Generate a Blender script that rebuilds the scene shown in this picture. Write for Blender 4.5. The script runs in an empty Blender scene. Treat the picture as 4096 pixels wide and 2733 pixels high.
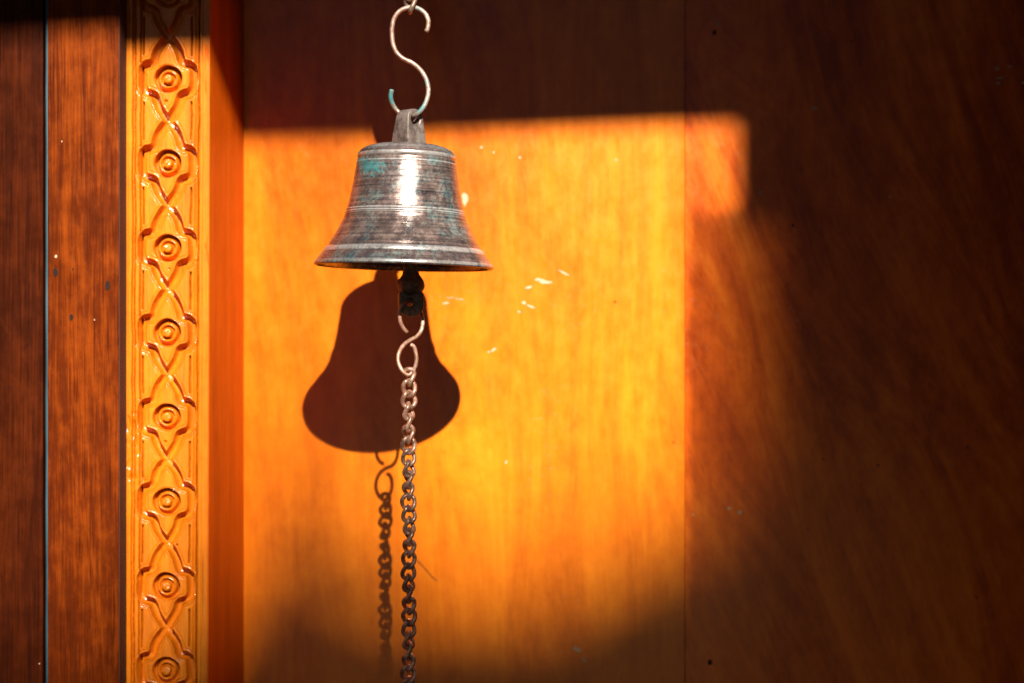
import bpy, bmesh, math, random
import numpy as np
from mathutils import Vector, Matrix

# ------------------------------------------------------------------ camera, sky, sun, exposure
S = bpy.context.scene
C = S.collection
Z0 = 1.5                       # eye height
F = 6508.0                     # focal length in photograph pixels (4096 wide)
CAMY = -1.26                   # the door leaf is the plane y = 0

cam = bpy.data.cameras.new('camera')
cam_o = bpy.data.objects.new('camera', cam); C.objects.link(cam_o); S.camera = cam_o
cam.sensor_width = 36.0
cam.lens = F / 4096 * 36.0
cam_o.location = (0, CAMY, Z0)
cam_o.rotation_euler = (math.radians(90), 0, 0)
cam.clip_start = 0.01
cam.clip_end = 200
cam.dof.use_dof = True
cam.dof.focus_distance = 1.075
cam.dof.aperture_fstop = 4.5

SUN = Vector((-0.176, 1.0, -0.62))      # direction in which the light travels
el = math.atan2(0.62, math.hypot(0.176, 1.0))
az = math.atan2(0.176, -1.0)
W = bpy.data.worlds.new('World'); S.world = W; W.use_nodes = True
nt = W.node_tree
sky = nt.nodes.new('ShaderNodeTexSky'); sky.sky_type = 'NISHITA'; sky.sun_disc = False
sky.sun_elevation = el; sky.sun_rotation = az
nt.links.new(sky.outputs[0], nt.nodes['Background'].inputs[0])
nt.nodes['Background'].inputs[1].default_value = 0.05
sl = bpy.data.lights.new('sun', 'SUN'); sl.energy = 5.0; sl.angle = math.radians(0.5); sl.color = (1.0, 0.93, 0.82)
so = bpy.data.objects.new('sun', sl); C.objects.link(so)
so.rotation_euler = SUN.to_track_quat('-Z', 'Y').to_euler(); so.location = (1, -6, 5)
S.view_settings.view_transform = 'Standard'; S.view_settings.look = 'None'
S.view_settings.gamma = 1.0; S.view_settings.use_curve_mapping = False
S.view_settings.exposure = 1.38
S.cycles.max_bounces = 6
S.cycles.diffuse_bounces = 2
S.cycles.caustics_reflective = False
S.cycles.sample_clamp_indirect = 2.0
S.cycles.use_denoising = True

rng = random.Random(7)

def P(px, py, y):
    """world point at depth plane y that the photograph shows at pixel (px, py)"""
    d = y - CAMY
    return Vector(((px - 2048) * d / F, y, Z0 + (1366.5 - py) * d / F))

# ------------------------------------------------------------------ helpers
def link_mesh(name, me, mat=None, parent=None, smooth=False):
    o = bpy.data.objects.new(name, me); C.objects.link(o)
    if mat and not me.materials: me.materials.append(mat)
    if smooth:
        me.polygons.foreach_set('use_smooth', [True] * len(me.polygons))
    if parent: o.parent = parent
    return o

def mesh_from(name, verts, faces):
    me = bpy.data.meshes.new(name); me.from_pydata([tuple(v) for v in verts], [], faces); me.update(); return me

def thing(name, label, cat, loc=(0, 0, 0), group=None):
    o = bpy.data.objects.new(name, None); C.objects.link(o); o.location = loc
    o.empty_display_size = 0.02
    return tag(o, label, cat, group)

def tag(o, label=None, cat=None, group=None, kind=None):
    if label: o['label'] = label
    if cat: o['category'] = cat
    if group: o['group'] = group
    if kind: o['kind'] = kind
    return o

def bevel(o, w, seg=2, angle=35):
    m = o.modifiers.new('bevel', 'BEVEL'); m.width = w; m.segments = seg; m.limit_method = 'ANGLE'; m.angle_limit = math.radians(angle)
    return o

def box_mesh(name, x0, x1, y0, y1, z0, z1, nz=1):
    bm = bmesh.new()
    v = []
    for k in range(nz + 1):
        z = z0 + (z1 - z0) * k / nz
        v.append([bm.verts.new(p) for p in ((x0, y0, z), (x1, y0, z), (x1, y1, z), (x0, y1, z))])
    for k in range(nz):
        for i in range(4):
            j = (i + 1) % 4
            bm.faces.new((v[k][i], v[k][j], v[k + 1][j], v[k + 1][i]))
    bm.faces.new(v[0][::-1]); bm.faces.new(v[-1])
    me = bpy.data.meshes.new(name); bm.to_mesh(me); bm.free(); return me

def catmull(pts, n=8, closed=False):
    pts = [Vector(p) for p in pts]; out = []
    N = len(pts)
    rngk = range(N if closed else N - 1)
    for i in rngk:
        if closed:
            a, b, c, d = pts[(i - 1) % N], pts[i], pts[(i + 1) % N], pts[(i + 2) % N]
        else:
            b, c = pts[i], pts[i + 1]
            a = pts[i - 1] if i else b * 2 - c
            d = pts[i + 2] if i + 2 < N else c * 2 - b
        for k in range(n):
            t = k / n
            out.append(0.5 * ((2 * b) + (c - a) * t + (2 * a - 5 * b + 4 * c - d) * t * t + (3 * b - a - 3 * c + d) * t ** 3))
    if not closed: out.append(pts[-1])
    return out

def tube(name, pts, r, sides=14, closed=False, wob=0.0, seed=0):
    """round wire along a polyline, parallel-transported frame, slightly uneven, chamfered cut ends"""
    rr = random.Random(seed)
    N = len(pts)
    tan = []
    for i in range(N):
        if closed: t = pts[(i + 1) % N] - pts[i - 1]
        else: t = pts[min(i + 1, N - 1)] - pts[max(i - 1, 0)]
        tan.append(t.normalized())
    u = tan[0].orthogonal().normalized(); frames = []
    for i in range(N):
        u = (u - tan[i] * u.dot(tan[i])).normalized()
        frames.append((u.copy(), tan[i].cross(u)))
    verts, faces = [], []
    tw = 0.0
    if closed:   # spread the closing twist over the loop
        uu = (frames[-1][0] - tan[0] * frames[-1][0].dot(tan[0])).normalized()
        tw = math.atan2(uu.dot(frames[0][1]), uu.dot(frames[0][0]))
    w = 0
    for i in range(N):
        w = w * .8 + rr.uniform(-wob, wob)
        for k in range(sides):
            a = 2 * math.pi * k / sides - tw * i / N
            rad = r * (1 + w + 0.5 * wob * math.sin(3 * a + i * .7))
            if not closed and i in (0, N - 1): rad *= .80
            verts.append(pts[i] + frames[i][0] * math.cos(a) * rad + frames[i][1] * math.sin(a) * rad)
    for i in range(N if closed else N - 1):
        j = (i + 1) % N
        for k in range(sides):
            l = (k + 1) % sides
            faces.append((i * sides + k, i * sides + l, j * sides + l, j * sides + k))
    if not closed:
        faces.append(tuple(range(sides))[::-1]); faces.append(tuple((N - 1) * sides + k for k in range(sides)))
    return mesh_from(name, verts, faces)

def lathe(name, prof, seg=96, closed=False):
    verts, faces = [], []
    n = len(prof)
    for (r, z) in prof:
        for k in range(seg):
            a = 2 * math.pi * k / seg
            verts.append((r * math.cos(a), r * math.sin(a), z))
    for i in range(n - 1):
        for k in range(seg):
            l = (k + 1) % seg
            faces.append((i * seg + k, i * seg + l, (i + 1) * seg + l, (i + 1) * seg + k))
    me = mesh_from(name, verts, faces)
    bm = bmesh.new(); bm.from_mesh(me)
    bmesh.ops.remove_doubles(bm, verts=bm.verts, dist=1e-6)
    bmesh.ops.recalc_face_normals(bm, faces=bm.faces); bm.to_mesh(me); bm.free()
    return me

def holed_plate(name, outline, hc, hr, half_t, n=48):
    """plate in the local (x, z) plane with a round hole, thickness along y; half_t(z) gives the half thickness"""
    o = [Vector((p[0], p[1])) for p in outline]; M = len(o)
    hc = Vector(hc)
    verts = []
    for k in range(n):
        a = 2 * math.pi * k / n; d = Vector((math.cos(a), math.sin(a)))
        best = None
        for i in range(M):
            p, q = o[i], o[(i + 1) % M]; e = q - p
            den = d.x * e.y - d.y * e.x
            if abs(den) < 1e-12: continue
            t = ((p - hc).x * e.y - (p - hc).y * e.x) / den
            s = ((p - hc).x * d.y - (p - hc).y * d.x) / den
            if t > 0 and -1e-6 <= s <= 1 + 1e-6 and (best is None or t > best): best = t
        op = hc + d * best; ip = hc + d * hr
        mp = ip + (op - ip) * 0.18
        for s in (-1, 1):
            verts.append((op.x, s * half_t(op.y), op.y))
            verts.append((mp.x, s * half_t(mp.y), mp.y))
            verts.append((ip.x, s * half_t(ip.y) * .90, ip.y))
    faces = []
    for k in range(n):
        a, b = k * 6, ((k + 1) % n) * 6
        faces += [(a, b, b + 1, a + 1), (a + 1, b + 1, b + 2, a + 2)]
        faces += [(a + 3, a + 4, b + 4, b + 3), (a + 4, a + 5, b + 5, b + 4)]
        faces += [(a, a + 3, b + 3, b), (a + 2, b + 2, b + 5, a + 5)]
    me = mesh_from(name, verts, faces)
    bm = bmesh.new(); bm.from_mesh(me); bmesh.ops.recalc_face_normals(bm, faces=bm.faces); bm.to_mesh(me); bm.free()
    return me

# ------------------------------------------------------------------ materials
class NT:
    def __init__(self, name):
        self.m = bpy.data.materials.new(name); self.m.use_nodes = True
        self.t = self.m.node_tree; self.n = self.t.nodes
        self.b = self.n['Principled BSDF']
        self.tc = self.n.new('ShaderNodeTexCoord')
    def link(self, a, b): self.t.links.new(a, b)
    def put(self, sock, v):
        if isinstance(v, (int, float, tuple, list)): sock.default_value = v if not isinstance(v, (tuple, list)) or len(v) != 3 or len(sock.default_value) == 3 else (*v, 1)
        else: self.link(v, sock)
    def map(self, scale, loc=(0, 0, 0), src=None):
        m = self.n.new('ShaderNodeMapping'); m.inputs['Scale'].default_value = scale; m.inputs['Location'].default_value = loc
        self.link(src or self.tc.outputs['Object'], m.inputs['Vector']); return m.outputs[0]
    def noise(self, vec, scale=1.0, detail=4, rough=.55, dist=0.0):
        n = self.n.new('ShaderNodeTexNoise'); self.link(vec, n.inputs['Vector'])
        n.inputs['Scale'].default_value = scale; n.inputs['Detail'].default_value = detail
        n.inputs['Roughness'].default_value = rough; n.inputs['Distortion'].default_value = dist
        return n.outputs['Fac']
    def ramp(self, fac, stops, interp='LINEAR'):
        r = self.n.new('ShaderNodeValToRGB'); r.color_ramp.interpolation = interp
        e = r.color_ramp.elements
        while len(e) < len(stops): e.new(0.5)
        for i, (p, c) in enumerate(stops):
            e[i].position = p
            e[i].color = (c, c, c, 1) if isinstance(c, (int, float)) else (*c, 1)
        self.link(fac, r.inputs[0]); return r.outputs[0]
    def mix(self, fac, a, b, mode='MIX'):
        m = self.n.new('ShaderNodeMix'); m.data_type = 'RGBA'; m.blend_type = mode
        self.put(m.inputs[0], fac); self.put(m.inputs[6], a); self.put(m.inputs[7], b); return m.outputs[2]
    def math(self, op, a, b=0.0, c=0.0, clamp=False):
        m = self.n.new('ShaderNodeMath'); m.operation = op; m.use_clamp = clamp
        self.put(m.inputs[0], a); self.put(m.inputs[1], b); self.put(m.inputs[2], c); return m.outputs[0]
    def bump(self, h, strength, dist, prev=None):
        b = self.n.new('ShaderNodeBump'); b.inputs['Strength'].default_value = strength; b.inputs['Distance'].default_value = dist
        self.link(h, b.inputs['Height'])
        if prev is not None: self.link(prev, b.inputs['Normal'])
        return b.outputs[0]
    def near(self, pt, radius, vec=None, squash=(1, 1, 1)):
        """1 at pt, 0 from radius on (object space)"""
        v = self.n.new('ShaderNodeVectorMath'); v.operation = 'SUBTRACT'
        self.link(vec or self.tc.outputs['Object'], v.inputs[0]); v.inputs[1].default_value = pt
        s = self.n.new('ShaderNodeVectorMath'); s.operation = 'MULTIPLY'; self.link(v.outputs[0], s.inputs[0]); s.inputs[1].default_value = squash
        l = self.n.new('ShaderNodeVectorMath'); l.operation = 'LENGTH'; self.link(s.outputs[0], l.inputs[0])
        return self.math('SUBTRACT', 1.0, self.math('DIVIDE', l.outputs['Value'], radius), clamp=True)

def wood(name, dark, mid, light, grain=1.0, rough=(.42, .62), coat=0.0, coat_rough=.2, bump=.25, spec=.4, blotch=.5, pores=.5, offset=(0, 0, 0), wear=0.0, streak_w=.55, fibre_w=.30, zs=1.0, flame=0.0, tilt=0, flame_s=(15, 15, 4.2)):
    t = NT(name)
    big = t.noise(t.map((7, 7, 1.6), offset), 1.0, 3, .6, .4)
    streak = t.noise(t.map((70 * grain, 70 * grain, 2.2 * zs), offset), 1.0, 5, .62, .25)
    fibre = t.noise(t.map((620 * grain, 620 * grain, 14 * zs), offset), 1.0, 3, .6)
    mott = t.noise(t.map((90, 90, 60), offset), 1.0, 4, .65)
    f = t.math('ADD', t.math('MULTIPLY', streak, streak_w), t.math('MULTIPLY', big, blotch))
    f = t.math('ADD', f, t.math('MULTIPLY', t.math('SUBTRACT', fibre, .5), fibre_w))
    f = t.math('ADD', f, t.math('MULTIPLY', t.math('SUBTRACT', mott, .5), .35))
    if flame:
        m0 = t.map((1, 1, 1)); m0.node.inputs['Rotation'].default_value = (0, math.radians(tilt), 0)
        mp = t.map(flame_s, offset, m0)
        fl = t.noise(mp, 1.0, 7, .72, 2.0)
        f = t.math('ADD', f, t.math('MULTIPLY', t.math('SUBTRACT', fl, .5), flame))
    lo = .5 * streak_w + .5 * blotch - .19; hi = .5 * streak_w + .5 * blotch + .19
    col = t.ramp(f, [(lo, dark), ((lo + hi) / 2, mid), (hi, light)])
    pore = t.ramp(fibre, [(.30, 1.0), (.40, 0.0)])
    col = t.mix(t.math('MULTIPLY', pore, pores), col, tuple(c * .28 for c in dark))
    if wear:
        wn = t.noise(t.map((260, 260, 190), offset), 1.0, 3, .6)
        wb = t.noise(t.map((9, 9, 7), offset), 1.0, 2, .5)
        wm = t.math('MULTIPLY', t.ramp(wn, [(.60, 0.0), (.72, 1.0)]), t.ramp(wb, [(.5, 0.0), (.62, wear)]))
        col = t.mix(wm, col, (.40, .26, .15))
    t.link(col, t.b.inputs['Base Color'])
    r = t.ramp(mott, [(.3, rough[0]), (.7, rough[1])])
    t.link(r, t.b.inputs['Roughness'])
    t.b.inputs['Specular IOR Level'].default_value = spec
    t.b.inputs['Coat Weight'].default_value = coat; t.b.inputs['Coat Roughness'].default_value = coat_rough
    h = t.math('ADD', t.math('MULTIPLY', fibre, .5), t.math('MULTIPLY', mott, .5))
    nb = t.bump(h, bump, .0006)
    t.link(nb, t.b.inputs['Normal'])
    if coat: t.link(t.bump(mott, bump * .5, .0006), t.b.inputs['Coat Normal'])
    t.col = col
    return t

def simple(name, col, rough=.6, metal=0.0, spec=.4, var=.35, scale=300):
    t = NT(name)
    n = t.noise(t.map((scale,) * 3), 1.0, 4, .6)
    c = t.mix(n, tuple(v * (1 - var) for v in col), tuple(min(1, v * (1 + var)) for v in col))
    t.link(c, t.b.inputs['Base Color']); t.b.inputs['Roughness'].default_value = rough
    t.b.inputs['Metallic'].default_value = metal; t.b.inputs['Specular IOR Level'].default_value = spec
    return t.m

M_door = wood('door_wood', (.47, .084, .002), (.66, .144, .0025), (.80, .205, .005), grain=.5, rough=(.19, .27), bump=.22, spec=.5, blotch=.6, pores=.05, wear=.25, streak_w=.16, fibre_w=.10, zs=1.6, flame=.85, tilt=3, flame_s=(16, 16, 3.0)).m
M_door2 = wood('door_wood_side', (.38, .048, .002), (.63, .098, .0025), (.82, .165, .005), grain=.45, rough=(.19, .27), bump=.22, spec=.5, blotch=.6, pores=.05, streak_w=.16, fibre_w=.10, zs=1.6, flame=1.15, tilt=22, flame_s=(17, 17, 3.0), offset=(3.3, 0, 1.7), wear=.3).m
M_plank = wood('plank_wood', (.036, .0055, .0012), (.090, .0130, .0012), (.22, .038, .002), grain=1.25, rough=(.34, .46), bump=.4, spec=.05, blotch=.30, pores=.5, zs=1.3, streak_w=.30, fibre_w=.40, flame=.55, tilt=2, flame_s=(60, 60, 4)).m
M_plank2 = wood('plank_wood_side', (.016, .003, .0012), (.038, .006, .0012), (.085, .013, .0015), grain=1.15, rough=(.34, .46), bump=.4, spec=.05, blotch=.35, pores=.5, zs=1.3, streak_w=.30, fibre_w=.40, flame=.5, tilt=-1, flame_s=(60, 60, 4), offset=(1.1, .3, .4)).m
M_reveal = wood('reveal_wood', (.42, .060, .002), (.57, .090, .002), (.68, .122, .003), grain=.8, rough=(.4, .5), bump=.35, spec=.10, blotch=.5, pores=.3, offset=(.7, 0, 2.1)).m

def carved_material():
    t = wood('carved_wood', (.42, .090, .002), (.61, .146, .0025), (.74, .21, .004), grain=1.0, rough=(.45, .6), coat=.85, coat_rough=.17, bump=.35, spec=.15, blotch=.45, pores=.35, offset=(.2, 0, .9))
    # grimy olive patch worn into the lower left edge
    c = P(545, 1800, YS)
    n = t.noise(t.map((180, 180, 60)), 1.0, 4, .6)
    k = t.near(tuple(c), .03, squash=(1.9, 0, .9))
    k = t.ramp(t.math('ADD', k, t.math('MULTIPLY', t.math('SUBTRACT', n, .5), .5)), [(.22, 0.0), (.42, .9)])
    col = t.mix(k, t.col, (.26, .075, .006))
    t.link(col, t.b.inputs['Base Color'])
    return t.m

def bronze(name, base, dark, teal_amt=.5, rough=.36, metal=.8, lathe_lines=True, spots=None, teal=(.03, .34, .36), pale=None, fine=1.0, bands=None, k_=.68):
    sc_ = lambda c: tuple(v * k_ for v in c)
    base, dark, teal = sc_(base), sc_(dark), sc_(teal); pale = sc_(pale) if pale else None
    t = NT(name)
    n1 = t.noise(t.map((90 * fine,) * 3), 1.0, 5, .65)
    n2 = t.noise(t.map((420 * fine,) * 3), 1.0, 4, .65)
    n3 = t.noise(t.map((55 * fine,) * 3, (3.1, 1.7, .4)), 1.0, 3, .6, .5)
    f = t.math('ADD', t.math('MULTIPLY', n1, .6), t.math('MULTIPLY', n2, .4))
    if lathe_lines:
        ln = t.noise(t.map((9, 9, 900)), 1.0, 4, .7)
        ln2 = t.noise(t.map((22, 22, 2600), (0, 0, 3)), 1.0, 2, .6)
        f = t.math('ADD', t.math('MULTIPLY', f, .55), t.math('MULTIPLY', ln, .45))
    col = t.ramp(f, [(.36, dark), (.50, base), (.64, pale or tuple(min(1, c * 1.7) for c in base))])
    if bands:      # raised rings worn bright by handling
        sp = t.n.new('ShaderNodeSeparateXYZ'); t.link(t.tc.outputs['Object'], sp.inputs[0])
        bm_ = None
        for (zc, hw, amt) in bands:
            k = t.math('SUBTRACT', 1.0, t.math('DIVIDE', t.math('ABSOLUTE', t.math('SUBTRACT', sp.outputs['Z'], zc)), hw), clamp=True)
            k = t.math('MULTIPLY', t.ramp(k, [(0.0, 0.0), (.45, 1.0)]), amt)
            bm_ = k if bm_ is None else t.math('MAXIMUM', bm_, k)
        brk = t.ramp(t.math('ADD', t.math('MULTIPLY', n2, .5), t.math('MULTIPLY', n1, .5)), [(.36, .35), (.52, 1.0)])
        col = t.mix(t.math('MULTIPLY', bm_, brk), col, (.66, .61, .58))
    # verdigris: a thin blue-green film, thicker in spots
    film = t.ramp(t.math('ADD', t.math('MULTIPLY', n3, .6), t.math('MULTIPLY', n2, .4)), [(.50, 0.0), (.63, teal_amt)])
    col = t.mix(film, col, teal)
    vd = film
    if spots:
        for (pt, rad, sq, amt) in spots:
            k = t.near(pt, rad, squash=sq)
            n4 = t.noise(t.map((800, 800, 1100)), 1.0, 3, .7)
            k = t.math('ADD', t.math('MULTIPLY', k, t.math('GREATER_THAN', k, .001)), t.math('MULTIPLY', t.math('SUBTRACT', n2, .52), 1.8))
            k = t.math('ADD', k, t.math('MULTIPLY', t.math('SUBTRACT', n4, .5), 2.2))
            k = t.math('MULTIPLY', t.ramp(k, [(.34, 0.0), (.70, amt)]), t.ramp(t.near(pt, rad, squash=sq), [(.0, 0.0), (.25, 1.0)]))
            col = t.mix(k, col, (.004, .21, .225))
            vd = t.math('MAXIMUM', vd, k)
    t.link(col, t.b.inputs['Base Color'])
    t.link(t.math('MULTIPLY', t.math('SUBTRACT', 1.0, vd), metal), t.b.inputs['Metallic'])
    rr = t.ramp(n1, [(.3, rough - .08), (.7, rough + .12)])
    t.link(t.math('ADD', rr, t.math('MULTIPLY', vd, .3), clamp=True), t.b.inputs['Roughness'])
    h = n2
    nb = t.bump(n2, .25, .0004)
    if lathe_lines:
        nb = t.bump(t.math('ADD', ln, t.math('MULTIPLY', ln2, .5)), .35, .0003, nb)
    t.link(nb, t.b.inputs['Normal'])
    return t.m

# ------------------------------------------------------------------ door leaf (y = 0)
YS = -0.0915           # front plane of the carved board
YP = -0.1123           # front plane of the planks
YB = -0.16             # plane of the bell and chain
ZLO, ZHI = Z0 - .40, Z0 + .40
x_in = P(975, 0, 0).x
x_seam = P(2740, 0, 0).x

door = thing('door', 'varnished orange brown wooden door leaf behind the hanging bell', 'door', (0.1, 0, Z0))
def child(o, par):
    o.parent = par; o.matrix_parent_inverse = Matrix.Translation(-Vector(par.location)); return o
pl = child(link_mesh('panel', box_mesh('panel', x_in - .004, x_seam - .0001, 0, .03, ZLO, ZHI), M_door), door); bevel(pl, .0005)
pr = child(link_mesh('panel', box_mesh('panel', x_seam + .0001, .62, .0008, .03, ZLO, ZHI), M_door2), door); bevel(pr, .0005)
bk = child(link_mesh('backing', box_mesh('backing', x_in - .004, .62, .0305, .045, ZLO, ZHI), M_door2), door)

def fleck_mesh(w, h, rot, thick, seed, n=14, rag=.35):
    r = random.Random(seed); bm = bmesh.new(); top, bot = [], []
    for k in range(n):
        a = 2 * math.pi * k / n; m = 1 + r.uniform(-rag, rag)
        x, z = w * .5 * math.cos(a) * m, h * .5 * math.sin(a) * m
        X, Zz = x * math.cos(rot) - z * math.sin(rot), x * math.sin(rot) + z * math.cos(rot)
        top.append(bm.verts.new((X * .85, -thick, Zz * .85))); bot.append(bm.verts.new((X, .0002, Zz)))
    bm.faces.new(top)
    for k in range(n): bm.faces.new((bot[k], bot[(k + 1) % n], top[(k + 1) % n], top[k]))
    bmesh.ops.recalc_face_normals(bm, faces=bm.faces)
    me = bpy.data.meshes.new('fleck'); bm.to_mesh(me); bm.free(); return me

M_fleck = simple('old_paint', (.48, .34, .21), .8)
M_hole = simple('nail_hole_dark', (.022, .012, .008), .85, spec=.1)
mpp = 1.26 / F
flecks = [(1859, 795, 24, 56, 5), (2255, 1092, 52, 8, -28), (2178, 1128, 50, 18, -8), (2150, 1118, 30, 10, 8), (2118, 1149, 30, 13, 18), (2095, 1212, 18, 12, -40), (2122, 1226, 34, 9, -22),
          (2076, 1248, 14, 10, 0), (1783, 1213, 32, 8, 8), (1838, 1197, 46, 4, -4), (1800, 1192, 40, 3, 6), (1974, 1400, 26, 10, 35), (1955, 1408, 10, 8, 0), (2024, 1850, 10, 14, 0), (2960, 2050, 17, 17, 0), (2918, 2034, 14, 12, 0),
          (2772, 2060, 12, 8, 0), (3988, 276, 17, 15, 0), (4038, 266, 22, 8, 0), (3998, 313, 40, 7, 6), (3992, 333, 18, 10, 0), (4024, 303, 8, 4, 0), (4090, 331, 14, 10, 0),
          (3255, 435, 26, 14, -15), (2872, 90, 34, 7, -50), (2862, 76, 26, 5, -70), (3042, 770, 14, 12, 0), (3560, 787, 12, 9, 0), (2310, 2600, 46, 20, -35), (2335, 2640, 26, 10, -60), (2080, 630, 10, 10, 0), (2465, 640, 10, 8, 0), (1975, 610, 9, 9, 0), (1925, 590, 14, 8, 20)]
for i, (px, py, w, h, a) in enumerate(flecks):
    y = 0 if px < 2740 else .0008
    o = link_mesh('paint_fleck', fleck_mesh(w * mpp, h * mpp, math.radians(a), .00025, i), M_fleck); o.location = P(px, py, y); child(o, door)
pits = [(2858, 130, 11), (3172, 902, 8), (3405, 167, 6), (3870, 1790, 7), (3512, 1862, 7), (3294, 1838, 5), (3905, 2390, 6), (2840, 2650, 13), (2460, 1208, 6), (2695, 1770, 5), (3232, 2118, 5)]
for i, (px, py, r) in enumerate(pits):
    y = 0 if px < 2740 else .0008
    o = link_mesh('nail_head', fleck_mesh(1.6 * r * mpp, 1.8 * r * mpp, 0, .0003, i + 90, 12, .15), M_hole); o.location = P(px, py, y); child(o, door)
sc = catmull([P(1655, 2228, -.0006), P(1690, 2262, -.0009), P(1722, 2300, -.0009), P(1748, 2325, -.0006)], 6)
child(link_mesh('splinter', tube('splinter', sc, .00022, 6), simple('splinter', (.08, .025, .012), .8)), door)

# ------------------------------------------------------------------ carved door post
M_carved = carved_material()
kpp = (YS - CAMY) / F                         # metres per photograph pixel on the carved board
jamb = thing('carved_door_post', 'golden carved wooden door post with interlaced ribbons and round rosettes', 'door post', (P(671, 0, YS).x, YS, Z0))
CX, CY, PER = 671.0, 654.0, 338.4
half = [(0, -169.2), (10, -158), (24, -141), (39, -116), (48, -92), (52, -76), (60, -64), (74, -60), (86, -57), (96, -48), (101, -34), (102, -14), (102, 10), (100, 32), (95, 46), (84, 56), (70, 60), (57, 65),
        (50, 76), (46, 90), (37, 112), (22, 136), (9, 156), (0, 169.2)]
cen = np.array([(v.x, v.y) for v in catmull([(a, b, 0) for a, b in half], 4)])
RES = 1.5
xs = np.arange(503, 840.01, RES); ys = np.arange(-420, 3150, RES)
X, Y = np.meshgrid(xs - CX, ys)
def period(Y):
    return (Y - CY + PER / 2) % PER - PER / 2
# distance to ribbon centre lines, worked out for one period on a fine table
tx = np.arange(0, 175, 1.5); ty = np.arange(-PER / 2, PER / 2 + 1.5, 1.5)
TX, TY = np.meshgrid(tx, ty)
segs = []
for dy in (-PER, 0, PER):
    for sgn in (1, -1):
        q = cen.copy(); q[:, 0] *= sgn; q[:, 1] += dy; segs.append(q)
D = np.full(TX.shape, 1e9)
for q in segs:
    for i in range(len(q) - 1):
        a, b = q[i], q[i + 1]; e = b - a; L2 = e @ e
        if L2 < 1e-9: continue
        if max(a[1], b[1]) < -PER / 2 - 40 or min(a[1], b[1]) > PER / 2 + 40: continue
        t = np.clip(((TX - a[0]) * e[0] + (TY - a[1]) * e[1]) / L2, 0, 1)
        D = np.minimum(D, np.hypot(TX - a[0] - t * e[0], TY - a[1] - t * e[1]))
def sample(tab, x, y):
    fx = np.clip(np.abs(x) / 1.5, 0, tab.shape[1] - 1.001); fy = np.clip((y + PER / 2) / 1.5, 0, tab.shape[0] - 1.001)
    ix, iy = fx.astype(int), fy.astype(int); ax, ay = fx - ix, fy - iy
    return (tab[iy, ix] * (1 - ax) + tab[iy, ix + 1] * ax) * (1 - ay) + (tab[iy + 1, ix] * (1 - ax) + tab[iy + 1, ix + 1] * ax) * ay
nr = np.random.RandomState(5)
def vnoise(x, y, seed):
    r = np.random.RandomState(seed); g = r.rand(256, 256)
    ix, iy = np.floor(x).astype(int), np.floor(y).astype(int); ax, ay = x - ix, y - iy
    ax, ay = ax * ax * (3 - 2 * ax), ay * ay * (3 - 2 * ay)
    gg = lambda i, j: g[i % 256, j % 256]
    return (gg(iy, ix) * (1 - ax) + gg(iy, ix + 1) * ax) * (1 - ay) + (gg(iy + 1, ix) * (1 - ax) + gg(iy + 1, ix + 1) * ax) * ay - .5
# hand-cut wander
Xw = X + 4.5 * vnoise(X / 80, Y / 80, 1) + 1.5 * vnoise(X / 17, Y / 17, 2) + (Y - CY) * .0018
Yw = Y + 6.5 * vnoise(X / 80, Y / 110, 3) + 1.5 * vnoise(X / 17, Y / 17, 4)
YP_ = period(Yw)
d = sample(D, Xw, YP_)
HW = 18.5
def sstep(a, b, v):
    t = np.clip((v - a) / (b - a), 0, 1); return t * t * (3 - 2 * t)
u = d / HW
chan = np.where(u < 1, -(40.0 * (1 - np.clip(u, 0, 1) ** 5) + 7.0 * (1 - np.clip(u, 0, 1))) + 1.0 * vnoise((X + Y) / 14, (X - Y) / 14, 22), 0.0)
chan += np.where((u > 1.25) & (u < 1.6), -3.0 * np.sin((u - 1.25) / .35 * math.pi), 0)
h = chan
# fields between the ribbons: side grooves at both edges
for gx, w, dp in ((-97, 2.7, 26.0), (95, 2.7, 26.0)):
    free = (np.abs(YP_) > 92) & (d > HW * .9)
    h = h + np.where(free, -dp * np.exp(-((Xw - gx) / w) ** 2), 0)
for gx, w, dp in ((-108, 2.8, 24.0), (-131, 2.8, 32.0), (-139, 2.6, 24.0), (113, 3.5, 10), (125, 2.8, 34)):
    h = h - dp * np.exp(-((Xw - gx) / w) ** 2)
h = h + np.where((X > 127) & (X < 142), 4.0 * np.sqrt(np.clip(1 - ((X - 134.5) / 7.5) ** 2, 0, 1)), 0)   # bead
h = h - 4.0 * sstep(142, 150, X) * 0.6
h = h - 3.0 * sstep(-152, -163, X)
# rosette seats
rr_ = np.hypot(Xw, YP_)
h = np.where(rr_ < 57.5, -58.0, h)
# nail holes and an old chipped edge
for (hx, hy, hr) in ((664, 405, 6), (664, 1767, 5), (690, 2528, 7), (712, 2180, 3.5), (678, 1075, 3)):
    h = h - 14 * np.exp(-(((X + CX - hx) ** 2 + (Y - hy) ** 2) / hr ** 2) ** 2)
chip = sstep(40, 6, np.abs(X + CX - 543) + 22 * vnoise(X / 12, Y / 30, 9) * 2) * sstep(150, 110, np.abs(Y - 1800) + 50 * vnoise(X / 20, Y / 25, 10))
h = h - chip * (6 + 8 * vnoise(X / 9, Y / 40, 11))
h = h + 1.0 * vnoise(X / 7, Y / 70, 6)  + 2.0 * vnoise(X / 90, Y / 200, 8)
edge_r = sstep(166, 169, X) ; h = h - edge_r * (3 + 5 * np.clip(vnoise(X / 30, Y / 22, 12), 0, 1) * 2)
edge_l = sstep(-165, -168, X); h = h - edge_l * 3
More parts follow.
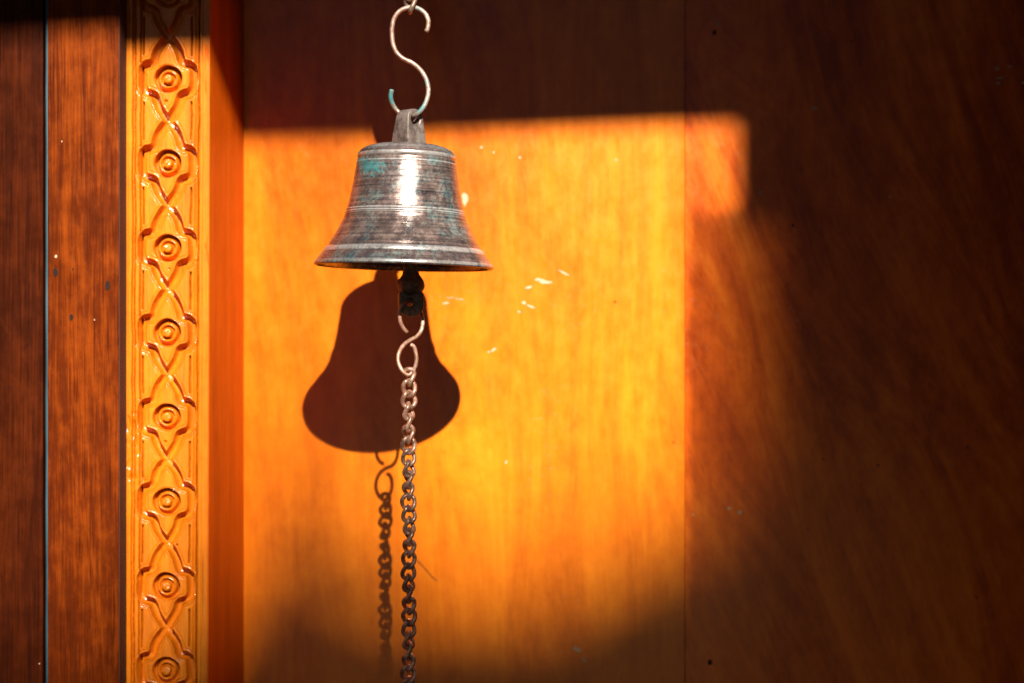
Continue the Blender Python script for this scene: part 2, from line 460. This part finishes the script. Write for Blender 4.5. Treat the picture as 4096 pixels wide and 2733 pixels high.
# the posts leans a hair: the right edge runs in by 8 px at the foot
Xl = X + CX - CX
lean = -(Y - 100) * .0030 * sstep(0, 169, X) - (Y - 300) * .0014
vx = (Xl + lean) * kpp; vz = (1366.5 - Y) * kpp; vy = -h * kpp
ny, nx = X.shape
verts = np.stack([vx, vy, vz], -1).reshape(-1, 3)
idx = np.arange(nx * ny).reshape(ny, nx)
quads = np.stack([idx[:-1, :-1], idx[1:, :-1], idx[1:, 1:], idx[:-1, 1:]], -1).reshape(-1, 4)
me = bpy.data.meshes.new('carved_board')
# back edge ring so the board has its thickness
rim = np.concatenate([idx[0, :], idx[1:, -1], idx[-1, -2::-1], idx[-2:0:-1, 0]])
bv = verts[rim].copy(); bv[:, 1] = .0235
allv = np.concatenate([verts, bv]); nb0 = len(verts); nrim = len(rim)
j = np.arange(nrim); j2 = (j + 1) % nrim
side = np.stack([rim, rim[j2], nb0 + j2, nb0 + j], -1)
fq = np.concatenate([quads, side])
me.vertices.add(len(allv)); me.vertices.foreach_set('co', allv.astype(np.float32).ravel())
me.loops.add(fq.size); me.loops.foreach_set('vertex_index', fq.astype(np.int32).ravel())
me.polygons.add(len(fq)); me.polygons.foreach_set('loop_start', np.arange(0, fq.size, 4, dtype=np.int32))
me.polygons.foreach_set('loop_total', np.full(len(fq), 4, dtype=np.int32))
me.update(calc_edges=True); me.validate()
cb = link_mesh('carved_board', me, M_carved, jamb, smooth=True)
cb['label'] = 'board with carved interlaced ribbon grooves and edge mouldings'

# rosettes: dished ring with a turned boss, one object each
rp = [(59.5, -56), (59, -2), (58, .3), (57, 0), (56, -24), (54, -42), (50, -48), (45, -44), (40.5, -27), (37, -16), (34, -12), (31, -13), (28, -22), (25.5, -32), (23, -34), (20.5, -28), (18.5, -7), (17, 0), (15, 3), (11, 4), (0, 4)]
rosm = None
for k in range(-3, 9):
    yy = CY + k * PER
    if yy < -120 or yy > 2860: continue
    seg = 56; rr0 = random.Random(k)
    vv, ff = [], []
    ph = [rr0.uniform(0, 6.28) for _ in range(4)]
    for i, (r, z) in enumerate(rp):
        for s in range(seg):
            a = 2 * math.pi * s / seg
            r2 = r * (1 + .018 * math.sin(2 * a + ph[0]) + .012 * math.sin(5 * a + ph[1])) if i > 1 else r
            z2 = z + (.5 * math.sin(3 * a + ph[2]) + .4 * math.sin(11 * a + ph[3])) * (1 if i > 2 else 0)
            vv.append((r2 * math.cos(a) * kpp, -z2 * kpp, r2 * math.sin(a) * kpp))
    for i in range(len(rp) - 1):
        for s in range(seg):
            s2 = (s + 1) % seg
            ff.append((i * seg + s, (i + 1) * seg + s, (i + 1) * seg + s2, i * seg + s2))
    m2 = mesh_from('rosette', vv, ff)
    bmx = bmesh.new(); bmx.from_mesh(m2); bmesh.ops.remove_doubles(bmx, verts=bmx.verts, dist=1e-7); bmesh.ops.recalc_face_normals(bmx, faces=bmx.faces); bmx.to_mesh(m2); bmx.free()
    o = link_mesh('rosette', m2, M_carved, jamb, smooth=True)
    wy = yy - 2 * 0; wx = -(yy - CY) * .0018 - (yy - 300) * .0014
    o.location = (wx * kpp, 0, (1366.5 - yy) * kpp)

# the side of the post that turns in to the door (slightly splayed)
xr_top = P(838, 0, YS).x
rv = []
for (z, xf) in ((ZLO, P(830, 0, YS).x), (ZHI, P(840, 0, YS).x)):
    rv += [(xf - .006, YS + .0006, z), (xf + .0002, YS + .0006, z), (x_in + .0006, .004, z), (x_in - .03, .004, z)]
rme = mesh_from('inner_side', rv, [(0, 1, 5, 4), (1, 2, 6, 5), (2, 3, 7, 6), (3, 0, 4, 7), (3, 2, 1, 0), (4, 5, 6, 7)])
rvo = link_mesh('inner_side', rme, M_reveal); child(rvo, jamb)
rvo['label'] = 'plain orange side of the post turned towards the door'

# ------------------------------------------------------------------ planks at the left
xg0, xg1 = P(169, 0, YP).x, P(190, 0, YP).x
xpr = P(475, 0, YP).x
clad = thing('plank_cladding', 'dark reddish brown upright planks with a teal strip in the joint', 'cladding', (xg0, YP, Z0))
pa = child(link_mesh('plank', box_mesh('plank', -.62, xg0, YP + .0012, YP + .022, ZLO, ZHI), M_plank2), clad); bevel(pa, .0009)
pb = child(link_mesh('plank', box_mesh('plank', xg1, xpr, YP, YP + .0205, ZLO, ZHI), M_plank), clad); bevel(pb, .0007)
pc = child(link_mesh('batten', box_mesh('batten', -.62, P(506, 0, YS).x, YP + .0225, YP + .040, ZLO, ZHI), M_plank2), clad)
pe = child(link_mesh('edge_shade_strip', box_mesh('edge_shade_strip', xpr, xpr + .0005, YP + .0008, YS + .004, ZLO, ZHI), simple('edge_shade', (.05, .010, .003), .7)), clad)  # dark colour stands in for the shade on the plank's side
pe['label'] = 'dark strip standing in for shade on the plank edge beside the carved post'
# thin painted bead lying in the joint
bt = NT('teal_paint')
bn = bt.noise(bt.map((160, 160, 9)), 1.0, 4, .65)
bt.link(bt.ramp(bn, [(.35, (.006, .022, .03)), (.55, (.018, .065, .085)), (.75, (.08, .12, .14))]), bt.b.inputs['Base Color'])
bt.b.inputs['Roughness'].default_value = .45
bead = []
for k in range(41):
    z = ZLO + (ZHI - ZLO) * k / 40
    bead.append(Vector((xg1 - .0013 + .00012 * math.sin(k * 1.7), YP + .0042, z)))
bo = child(link_mesh('bead', tube('bead', bead, .00125, 10, wob=.03), bt.m, smooth=True), clad)
bo['label'] = 'thin teal painted strip in the joint'
kk = (YP - CAMY) / F
for i, (px, py, w, h2) in enumerate(((222, 1090, 22, 40), (430, 1143, 20, 44), (285, 1270, 16, 30), (292, 1077, 7, 10), (43, 1548, 9, 8))):
    o = link_mesh('knot', fleck_mesh(w * kk, h2 * kk, 0, .0003, 300 + i, 14, .12), M_hole); o.location = P(px, py, YP if px > 180 else YP + .0012); child(o, clad)
for i, (px, py, w, h2) in enumerate(((224, 1026, 11, 15), (248, 566, 4, 9), (378, 1280, 4, 9), (158, 2655, 6, 6))):
    o = link_mesh('paint_fleck', fleck_mesh(w * kk, h2 * kk, 0, .0004, 320 + i, 12, .12), M_fleck); o.location = P(px, py, YP if px > 180 else YP + .0012); child(o, clad)

# ------------------------------------------------------------------ bell
Zm = 1.0 / (2.529 * 5917)      # metres per unit of the profile sketch
prof = [(903, -14), (906, 2), (903, 20), (896, 28), (884, 40), (845, 92), (818, 124), (814, 130), (812, 140), (808, 152), (796, 166), (776, 176), (768, 186), (764, 200),
        (729, 256), (671, 357), (626, 455), (608, 500), (610, 508), (609, 514), (601, 518), (607, 522), (608, 530), (603, 537), (594, 541), (601, 546), (602, 555), (597, 562), (586, 567), (586, 578), (564, 670), (537, 811), (520, 931),
        (506, 1012), (505, 1020), (507, 1026), (506, 1034), (502, 1040), (497, 1060), (492, 1078), (497, 1084), (499, 1100), (496, 1118), (489, 1130), (478, 1136), (470, 1150), (463, 1158),
        (440, 1176), (400, 1195), (330, 1215), (220, 1230), (120, 1236), (.001, 1238)]
inner = [(.001, 1180), (300, 1160), (420, 1110), (452, 1030), (478, 850), (510, 640), (560, 480), (640, 320), (740, 180), (830, 60), (868, 0), (880, -16)]
bell_base = P(1616, 1064, YB)
def refine(pr, n):
    out = []
    for (a, b), (c, d_) in zip(pr[:-1], pr[1:]):
        k = max(1, int(math.hypot(c - a, d_ - b) / n))
        out += [(a + (c - a) * i / k, b + (d_ - b) * i / k) for i in range(k)]
    return out + [pr[-1]]
bprof = [(r * Zm, z * Zm) for r, z in refine(prof[::-1] + [(892, -18)] + inner[::-1], 40)]
M_bell = bronze('aged_bronze', (.27, .19, .17), (.034, .040, .058), teal_amt=.40, rough=.23, metal=.6, pale=(.70, .50, .42),
                bands=[(1102 * Zm, 26 * Zm, .75), (1029 * Zm, 9 * Zm, .9), (553 * Zm, 12 * Zm, .95), (528 * Zm, 10 * Zm, .95), (511 * Zm, 6 * Zm, .5), (150 * Zm, 30 * Zm, .85), (1180 * Zm, 30 * Zm, .35), (14 * Zm, 20 * Zm, .6)],
                spots=[((-.0215, -.0275, .0635), .017, (1, .3, 1.7), .75), ((-.030, -.018, .069), .011, (1, .3, 1.5), .7), ((.02, -.03, .069), .009, (1, .5, 1.5), .5)])
bell = thing('bell', 'weathered bronze bell with verdigris stains hanging before the door', 'bell', bell_base)
bell.rotation_euler = (0, math.radians(1.45), 0)
bb = link_mesh('body', lathe('body', bprof, 128), M_bell, bell, smooth=True)

M_lug = bronze('lug_bronze', (.38, .29, .25), (.13, .105, .10), teal_amt=.25, rough=.48, metal=.55, lathe_lines=False, pale=(.52, .42, .37))
mm = .001
out = [(-8.6, -1.5), (-8.2, 6), (-7.6, 12), (-7.1, 16.2)]
for k in range(1, 16):
    a = math.pi - math.pi * k / 16
    out.append((7.1 * math.cos(a), 16.2 + 7.3 * math.sin(a)))
out += [(7.1, 16.2), (7.6, 12), (8.2, 6), (8.6, -1.5)]
lug = link_mesh('hanging_eye', holed_plate('hanging_eye', [(a * mm, b * mm) for a, b in out], (0, 16.4 * mm), 4.0 * mm, lambda z: (8.2 - 2.9 * max(0, z) / .0235) * mm, 64), M_lug, bell)
lug.location = ((.0012), 0, 1234 * Zm); lug.rotation_euler = (0, 0, math.radians(47))
bevel(lug, .0011, 3, 40)
lug.data.polygons.foreach_set('use_smooth', [True] * len(lug.data.polygons))

# clapper: stem, bulging collar and flat eye below the rim
M_iron = bronze('dark_iron', (.12, .088, .065), (.035, .033, .034), teal_amt=.35, rough=.55, metal=.35, lathe_lines=False, teal=(.02, .11, .15), pale=(.28, .17, .11), k_=1.9)
clz = P(1642, 1270, YB).z
def cz(py): return P(0, py, YB).z - clz
pxm = 1.1 / F
clap_prof = [(.001, .10), (7, .098), (8, .06), (24, cz(1040)), (30, cz(1082)), (33, cz(1098)), (41, cz(1112)), (51, cz(1124)), (53.5, cz(1140)), (53, cz(1152)), (48, cz(1162)), (40, cz(1172)), (25, cz(1182)), (.001, cz(1188))]
clap_prof = [(r * pxm if r > .01 else 1e-6, z) for r, z in clap_prof]
clap = link_mesh('clapper', lathe('clapper', clap_prof, 40), M_iron, bell, smooth=True)
inv = bell.matrix_basis.inverted() if False else (Matrix.Translation(bell_base) @ Matrix.Rotation(math.radians(1.45), 4, 'Y')).inverted()
clap.matrix_parent_inverse = inv
clap.location = (P(1643, 0, YB).x, YB, clz)
dm = clap.modifiers.new('rough', 'DISPLACE'); tx_ = bpy.data.textures.new('lumps', 'CLOUDS'); tx_.noise_scale = .006; dm.texture = tx_; dm.strength = .0022; dm.mid_level = .5
eo = []
for k in range(0, 17):
    a = -math.pi * k / 16
    eo.append((49 * pxm * math.cos(a), cz(1222) + 46 * pxm * math.sin(a)))
eo += [(-50 * pxm, cz(1175)), (-30 * pxm, cz(1160)), (30 * pxm, cz(1160)), (50 * pxm, cz(1175))]
ear = link_mesh('clapper_eye', holed_plate('clapper_eye', eo, (-8 * pxm, cz(1212)), 15 * pxm, lambda z: .0042, 48), M_iron, clap)
bevel(ear, .0014, 3, 40); ear.data.polygons.foreach_set('use_smooth', [True] * len(ear.data.polygons))
ear.rotation_euler = (0, 0, math.radians(12))

# ------------------------------------------------------------------ hooks
def crop_pt(x, y, ox, oy, s, dy): return P(ox + x / s, oy + y / s, YB + dy * mm)
M_hook = bronze('hook_copper', (.46, .27, .20), (.13, .085, .07), teal_amt=.65, rough=.42, metal=.45, lathe_lines=False, pale=(.78, .55, .45), fine=1.0, teal=(.07, .30, .33), k_=.85,
                spots=[(tuple(crop_pt(950, 1000, 1200, 0, 2.613, 0) - crop_pt(1150, 640, 1200, 0, 2.613, 0)), .0095, (1, 0, .7), .85), (tuple(crop_pt(1260, 1160, 1200, 0, 2.613, 0) - crop_pt(1150, 640, 1200, 0, 2.613, 0)), .0085, (1, 0, 1), .7)])
raw = [(1318, 335, 0), (1336, 290, 0), (1341, 225, 0), (1318, 158, 0), (1268, 108, 0), (1205, 80, 0), (1140, 80, 0), (1075, 98, 0), (1018, 142, 0), (980, 205, 0), (962, 290, 0), (962, 380, 0), (975, 470, 0),
       (1008, 548, 0), (1075, 612, 0), (1165, 655, 0), (1240, 712, 0), (1300, 792, 0), (1334, 880, -1), (1341, 965, -2.5), (1318, 1065, -5), (1268, 1150, -6.5), (1200, 1205, -5.2), (1130, 1218, 0), (1060, 1195, 5), (1010, 1150, 6), (965, 1085, 5), (948, 1010, 3), (960, 935, 2)]
ho = crop_pt(1150, 640, 1200, 0, 2.613, 0)
hook1 = link_mesh('hook', tube('hook', [p - ho for p in catmull([crop_pt(x, y, 1200, 0, 2.613, q) for x, y, q in raw], 6)], .00155, 16, wob=.012, seed=3), M_hook, smooth=True)
hook1.location = ho
tag(hook1, 'large S-shaped copper wire hook above the bell, holding its eye', 'hook')
raw2 = [(512, 800, -3), (462, 745, -4.5), (430, 668, -5.5), (424, 585, -6), (438, 505, -6.5), (500, 452, -4.8), (545, 440, 0), (600, 455, 5.5), (648, 525, 6), (676, 610, 4), (687, 690, 2), (668, 780, 0), (615, 848, 0), (545, 885, .5), (475, 935, 1), (425, 1010, 1), (404, 1095, 0), (420, 1175, -1), (462, 1245, -1.5), (520, 1285, -1), (572, 1245, 0), (606, 1170, 0), (615, 1090, 0), (602, 1010, 0), (580, 955, -1), (545, 940, -1.6)]
ho2 = crop_pt(545, 900, 1450, 1050, 2.851, 0)
M_hook2 = bronze('small_hook_copper', (.52, .29, .19), (.20, .11, .08), teal_amt=.5, rough=.42, metal=.45, lathe_lines=False, pale=(.80, .54, .42), teal=(.08, .30, .33), k_=1.05)
hook2 = link_mesh('hook', tube('hook', [p - ho2 for p in catmull([crop_pt(x, y, 1450, 1050, 2.851, q) for x, y, q in raw2], 6)], .00132, 14, wob=.012, seed=4), M_hook2, smooth=True)
hook2.location = ho2
tag(hook2, 'small S-shaped copper wire hook joining the clapper to the pull chain', 'hook')

# ------------------------------------------------------------------ chains
M_chain = bronze('chain_copper', (.42, .25, .17), (.13, .08, .06), teal_amt=.55, rough=.34, metal=.5, lathe_lines=False, pale=(.74, .46, .34), fine=1.2, teal=(.02, .16, .19), k_=1.3)
def link_curve(a, b, twist, n=40):
    pts = []
    for k in range(n):
        t = 2 * math.pi * k / n
        ct, st = math.cos(t), math.sin(t)
        x = a * math.copysign(abs(ct) ** .85, ct); z = b * math.copysign(abs(st) ** .9, st)
        ps = twist * z / b
        pts.append(Vector((x * math.cos(ps), x * math.sin(ps), z)))
    return pts
PITCH = 45.75 * pxm
wr = .00146
A_, B_ = 24.8 * pxm, (45.75 / 2) * pxm + wr * .98
link_me = [tube('chain_link', link_curve(A_ * s, B_, math.radians(42)), wr, 12, closed=True, wob=.02, seed=i) for i, s in enumerate((1.0, .97, 1.04))]
for m_ in link_me:
    m_.materials.append(M_chain); m_.polygons.foreach_set('use_smooth', [True] * len(m_.polygons))
top = P(1636, 1508, YB)
chain = thing('pull_chain', 'twisted copper chain hanging below the bell from the small hook', 'chain', top)
cx_path = [(1500, 1637), (1580, 1636), (1640, 1634), (1700, 1633), (1780, 1634), (1880, 1636), (2000, 1633), (2090, 1637), (2180, 1638), (2260, 1634), (2350, 1634), (2440, 1637), (2520, 1635), (2620, 1634), (2740, 1633), (3200, 1634)]
phi0 = -10
for i in range(34):
    py = 1508 + 45.75 * i
    px = float(np.interp(py, [q[0] for q in cx_path], [q[1] for q in cx_path]))
    o = link_mesh('chain_link', link_me[i % 3]); child(o, chain)
    w0 = P(px, py, YB); o.location = w0
    ang = phi0 + 36 * (i - 1) + 7 * math.sin(i * 2.3)
    o.rotation_euler = (math.radians(rng.uniform(-3, 3)), math.radians(rng.uniform(-4, 4)), math.radians(ang))

# upper chain: a few larger links coming down to the S hook
M_up = bronze('upper_chain_copper', (.42, .25, .17), (.10, .08, .07), teal_amt=.45, rough=.4, metal=.5, lathe_lines=False, pale=(.66, .42, .30), teal=(.05, .25, .28))
uc = thing('hanging_chain', 'end of the copper chain carrying the large hook at the top', 'chain', P(1641, -40, YB))
um = tube('upper_link', link_curve(25 * pxm, 34 * pxm, math.radians(38)), .0016, 12, closed=True, wob=.02, seed=9)
um.materials.append(M_up); um.polygons.foreach_set('use_smooth', [True] * len(um.polygons))
for i in range(3):
    o = link_mesh('chain_link', um); child(o, uc); o.location = P(1641, 16 - i * 52, YB)
    o.rotation_euler = (0, 0, math.radians((-48, 30, 100, 160, 220)[i]))
# iron rod from the added crossbar down to the chain (above the picture)
rod_b = P(1641, -120, YB)
rod = link_mesh('hanger_rod', lathe('hanger_rod', [(1e-6, 0), (.004, .0005), (.009, .005), (.011, .012), (.011, .07), (.008, .08), (.008, .98), (1e-6, .982)], 20), M_iron, smooth=True)
rod.location = rod_b
tag(rod, 'iron hanger rod above the chain, mostly out of the picture', 'rod')

# ------------------------------------------------------------------ added to shade the door: roof and walls, slats, tree (outside the picture)
def shade_pt(px, py, t):
    """point t metres before the door on the sun ray that lands at door pixel (px, py)"""
    w = P(px, py, 0); return w - SUN * t
M_dark = wood('blocker_wood', (.05, .02, .008), (.10, .04, .015), (.16, .07, .03), grain=.4).m
T1 = 2.1
a, b = shade_pt(200, 606, T1), shade_pt(3600, 470, T1)
shade_porch = thing('shade_porch', 'added dark timber roof and walls blocking sun and sky, out of the picture', 'shade_porch', (0, -T1, Z0 + 1.2))  # added, unseen: shaped to block sun and sky light
e = (b - a).normalized(); a2, b2 = a - e * 1.6, b + e * 1.6
vb = []
for q in (a2, b2):
    vb += [q + Vector((0, .12, 0)), q, q + Vector((0, 0, .22)), q + Vector((0, .12, .22))]
child(link_mesh('beam', mesh_from('beam', vb, [(0, 4, 5, 1), (1, 5, 6, 2), (2, 6, 7, 3), (3, 7, 4, 0), (0, 1, 2, 3), (7, 6, 5, 4)]), M_dark), shade_porch)
zt = max(a2.z, b2.z) + .1
child(link_mesh('ceiling_board', box_mesh('ceiling_board', -2.05, 1.1, -T1 - .1, -.42, zt, zt + .03), M_dark), shade_porch)
child(link_mesh('crossbar', box_mesh('crossbar', -1.95, 1.0, -.19, -.13, rod_b.z + .97, rod_b.z + 1.03), M_dark), shade_porch)
T4 = 3.6
p0, p1 = shade_pt(2915, 300, T4), shade_pt(6000, 910, T4)
child(link_mesh('shade_panel', box_mesh('shade_panel', p0.x, p1.x, p0.y, p0.y + .015, p1.z, p0.z + .1), M_dark), shade_porch)  # added unseen panel that cuts the sun right of the lit patch

for xa, xb, ya in ((-2.0, -1.95, -T1 + .125), (.56, .62, -1.1)):  # added to cut sky light; the right one darkens that edge
    child(link_mesh('shade_side_wall', box_mesh('shade_side_wall', xa, xb, ya, .10, 0, zt - .005), M_dark), shade_porch)
fac = link_mesh('sky_block_wall', box_mesh('sky_block_wall', -20, 22, -19.4, -19, 0, 11.9), simple('bluish_bounce', (.30, .33, .38), .9, scale=3))  # added, unseen: blocks the low sky and bounces bluish light
tag(fac, 'added wall blocking low sky and bouncing bluish light, out of the picture', 'light blocker')
T2 = 1.5
shade_slats = thing('shade_screen', 'added reed screen thinning the sun right of the seam, out of the picture', 'screen', shade_pt(2740, 2000, T2))  # added, unseen: spaced slats let only part of the sun through
q0, q1 = shade_pt(2744, 842, T2), shade_pt(3900, 3100, T2)
rv_, rf_ = [], []
n = 230; pitch = (q1.x - q0.x) / n
for k in range(n):
    x0_ = q0.x + k * pitch; x1_ = x0_ + pitch * (.30 + .38 * min(1, k / 90)); yb = q0.y; base = len(rv_)
    for z in (0.0, q0.z + rng.uniform(-.004, .004) + .002 * math.sin(k * .21)):
        rv_ += [(x0_, yb, z), (x1_, yb, z), (x1_, yb + .0015, z), (x0_, yb + .0015, z)]
    rf_ += [tuple(base + i for i in f) for f in ((0, 1, 5, 4), (1, 2, 6, 5), (2, 3, 7, 6), (3, 0, 4, 7), (3, 2, 1, 0), (4, 5, 6, 7))]
ro = child(link_mesh('reeds', mesh_from('reeds', rv_, rf_), simple('reed', (.35, .24, .12), .7)), shade_slats); ro['kind'] = 'stuff'

# added unseen tree: crown shaped to let the sun patch reach the door
T3 = 15.0
def sm(a, b, v):
    t = min(1, max(0, (v - a) / (b - a))); return t * t * (3 - 2 * t)
def open_frac(px, py):
    """share of the sky towards the sun that the foliage leaves free"""
    yb = float(np.interp(px, [-600, 300, 700, 1000, 1250, 1500, 1900, 2200, 2600, 2900, 3150], [3400, 3150, 2650, 2180, 2120, 2230, 2370, 2290, 2120, 2030, 1900]))
    v = sm(-90, 90, yb - py) * sm(-110, 110, float(np.interp(py, [700, 1000, 1400, 1900], [3120, 2970, 3000, 3080])) - px)
    v *= float(np.interp(px, [-600, 300, 700, 1000, 1300, 1700], [.50, 1.0, 1.0, .78, .84, 1.0]))
    return v
lv, lf = [], []
lr = random.Random(11)
LAM = 5.0                     # leaf layers where the crown is closed
for k in range(90000):
    px, py = lr.uniform(-5200, 9200), lr.uniform(-1500, 7200)
    core = -1000 < px < 4900 and 0 < py < 3900
    if not core and lr.random() > .35: continue
    fr = open_frac(px, py)
    lam = min(LAM, -math.log(max(fr, 1e-3)))
    if lr.random() > lam / LAM: continue
    if py < 100 and px < 3050: continue
    tt = T3 + lr.uniform(-.8, 1.2)
    c = shade_pt(px, py, tt)
    s = lr.uniform(.013, .026)
    nrm = Vector((lr.gauss(0, .5) + .15, -1, lr.gauss(0, .5) + .5)).normalized()
    u_ = nrm.orthogonal().normalized(); u_.rotate(Matrix.Rotation(lr.uniform(0, 6.28), 3, nrm)); v_ = nrm.cross(u_)
    base = len(lv)
    lv += [c - u_ * s * 1.5, c - v_ * s * .75, c + u_ * s * 1.5, c + v_ * s * .75]
    lf.append((base, base + 1, base + 2, base + 3))
cc = shade_pt(2600, 3200, T3)
tree = thing('shade_tree', 'added leafy tree shaping the patch of sun, out of the picture', 'tree', (cc.x, cc.y, 0))
cr = child(link_mesh('crown', mesh_from('crown', lv, lf), simple('leaf', (.05, .09, .025), .6)), tree)
trk = [Vector((cc.x + .1, cc.y - .1, 0)), Vector((cc.x + .05, cc.y, 2.2)), Vector((cc.x - .03, cc.y, 4.4)), Vector((cc.x + .2, cc.y, cc.z))]
child(link_mesh('trunk', tube('trunk', catmull(trk, 6), .11, 12, wob=.04), simple('bark', (.09, .06, .04), .9), smooth=True), tree)
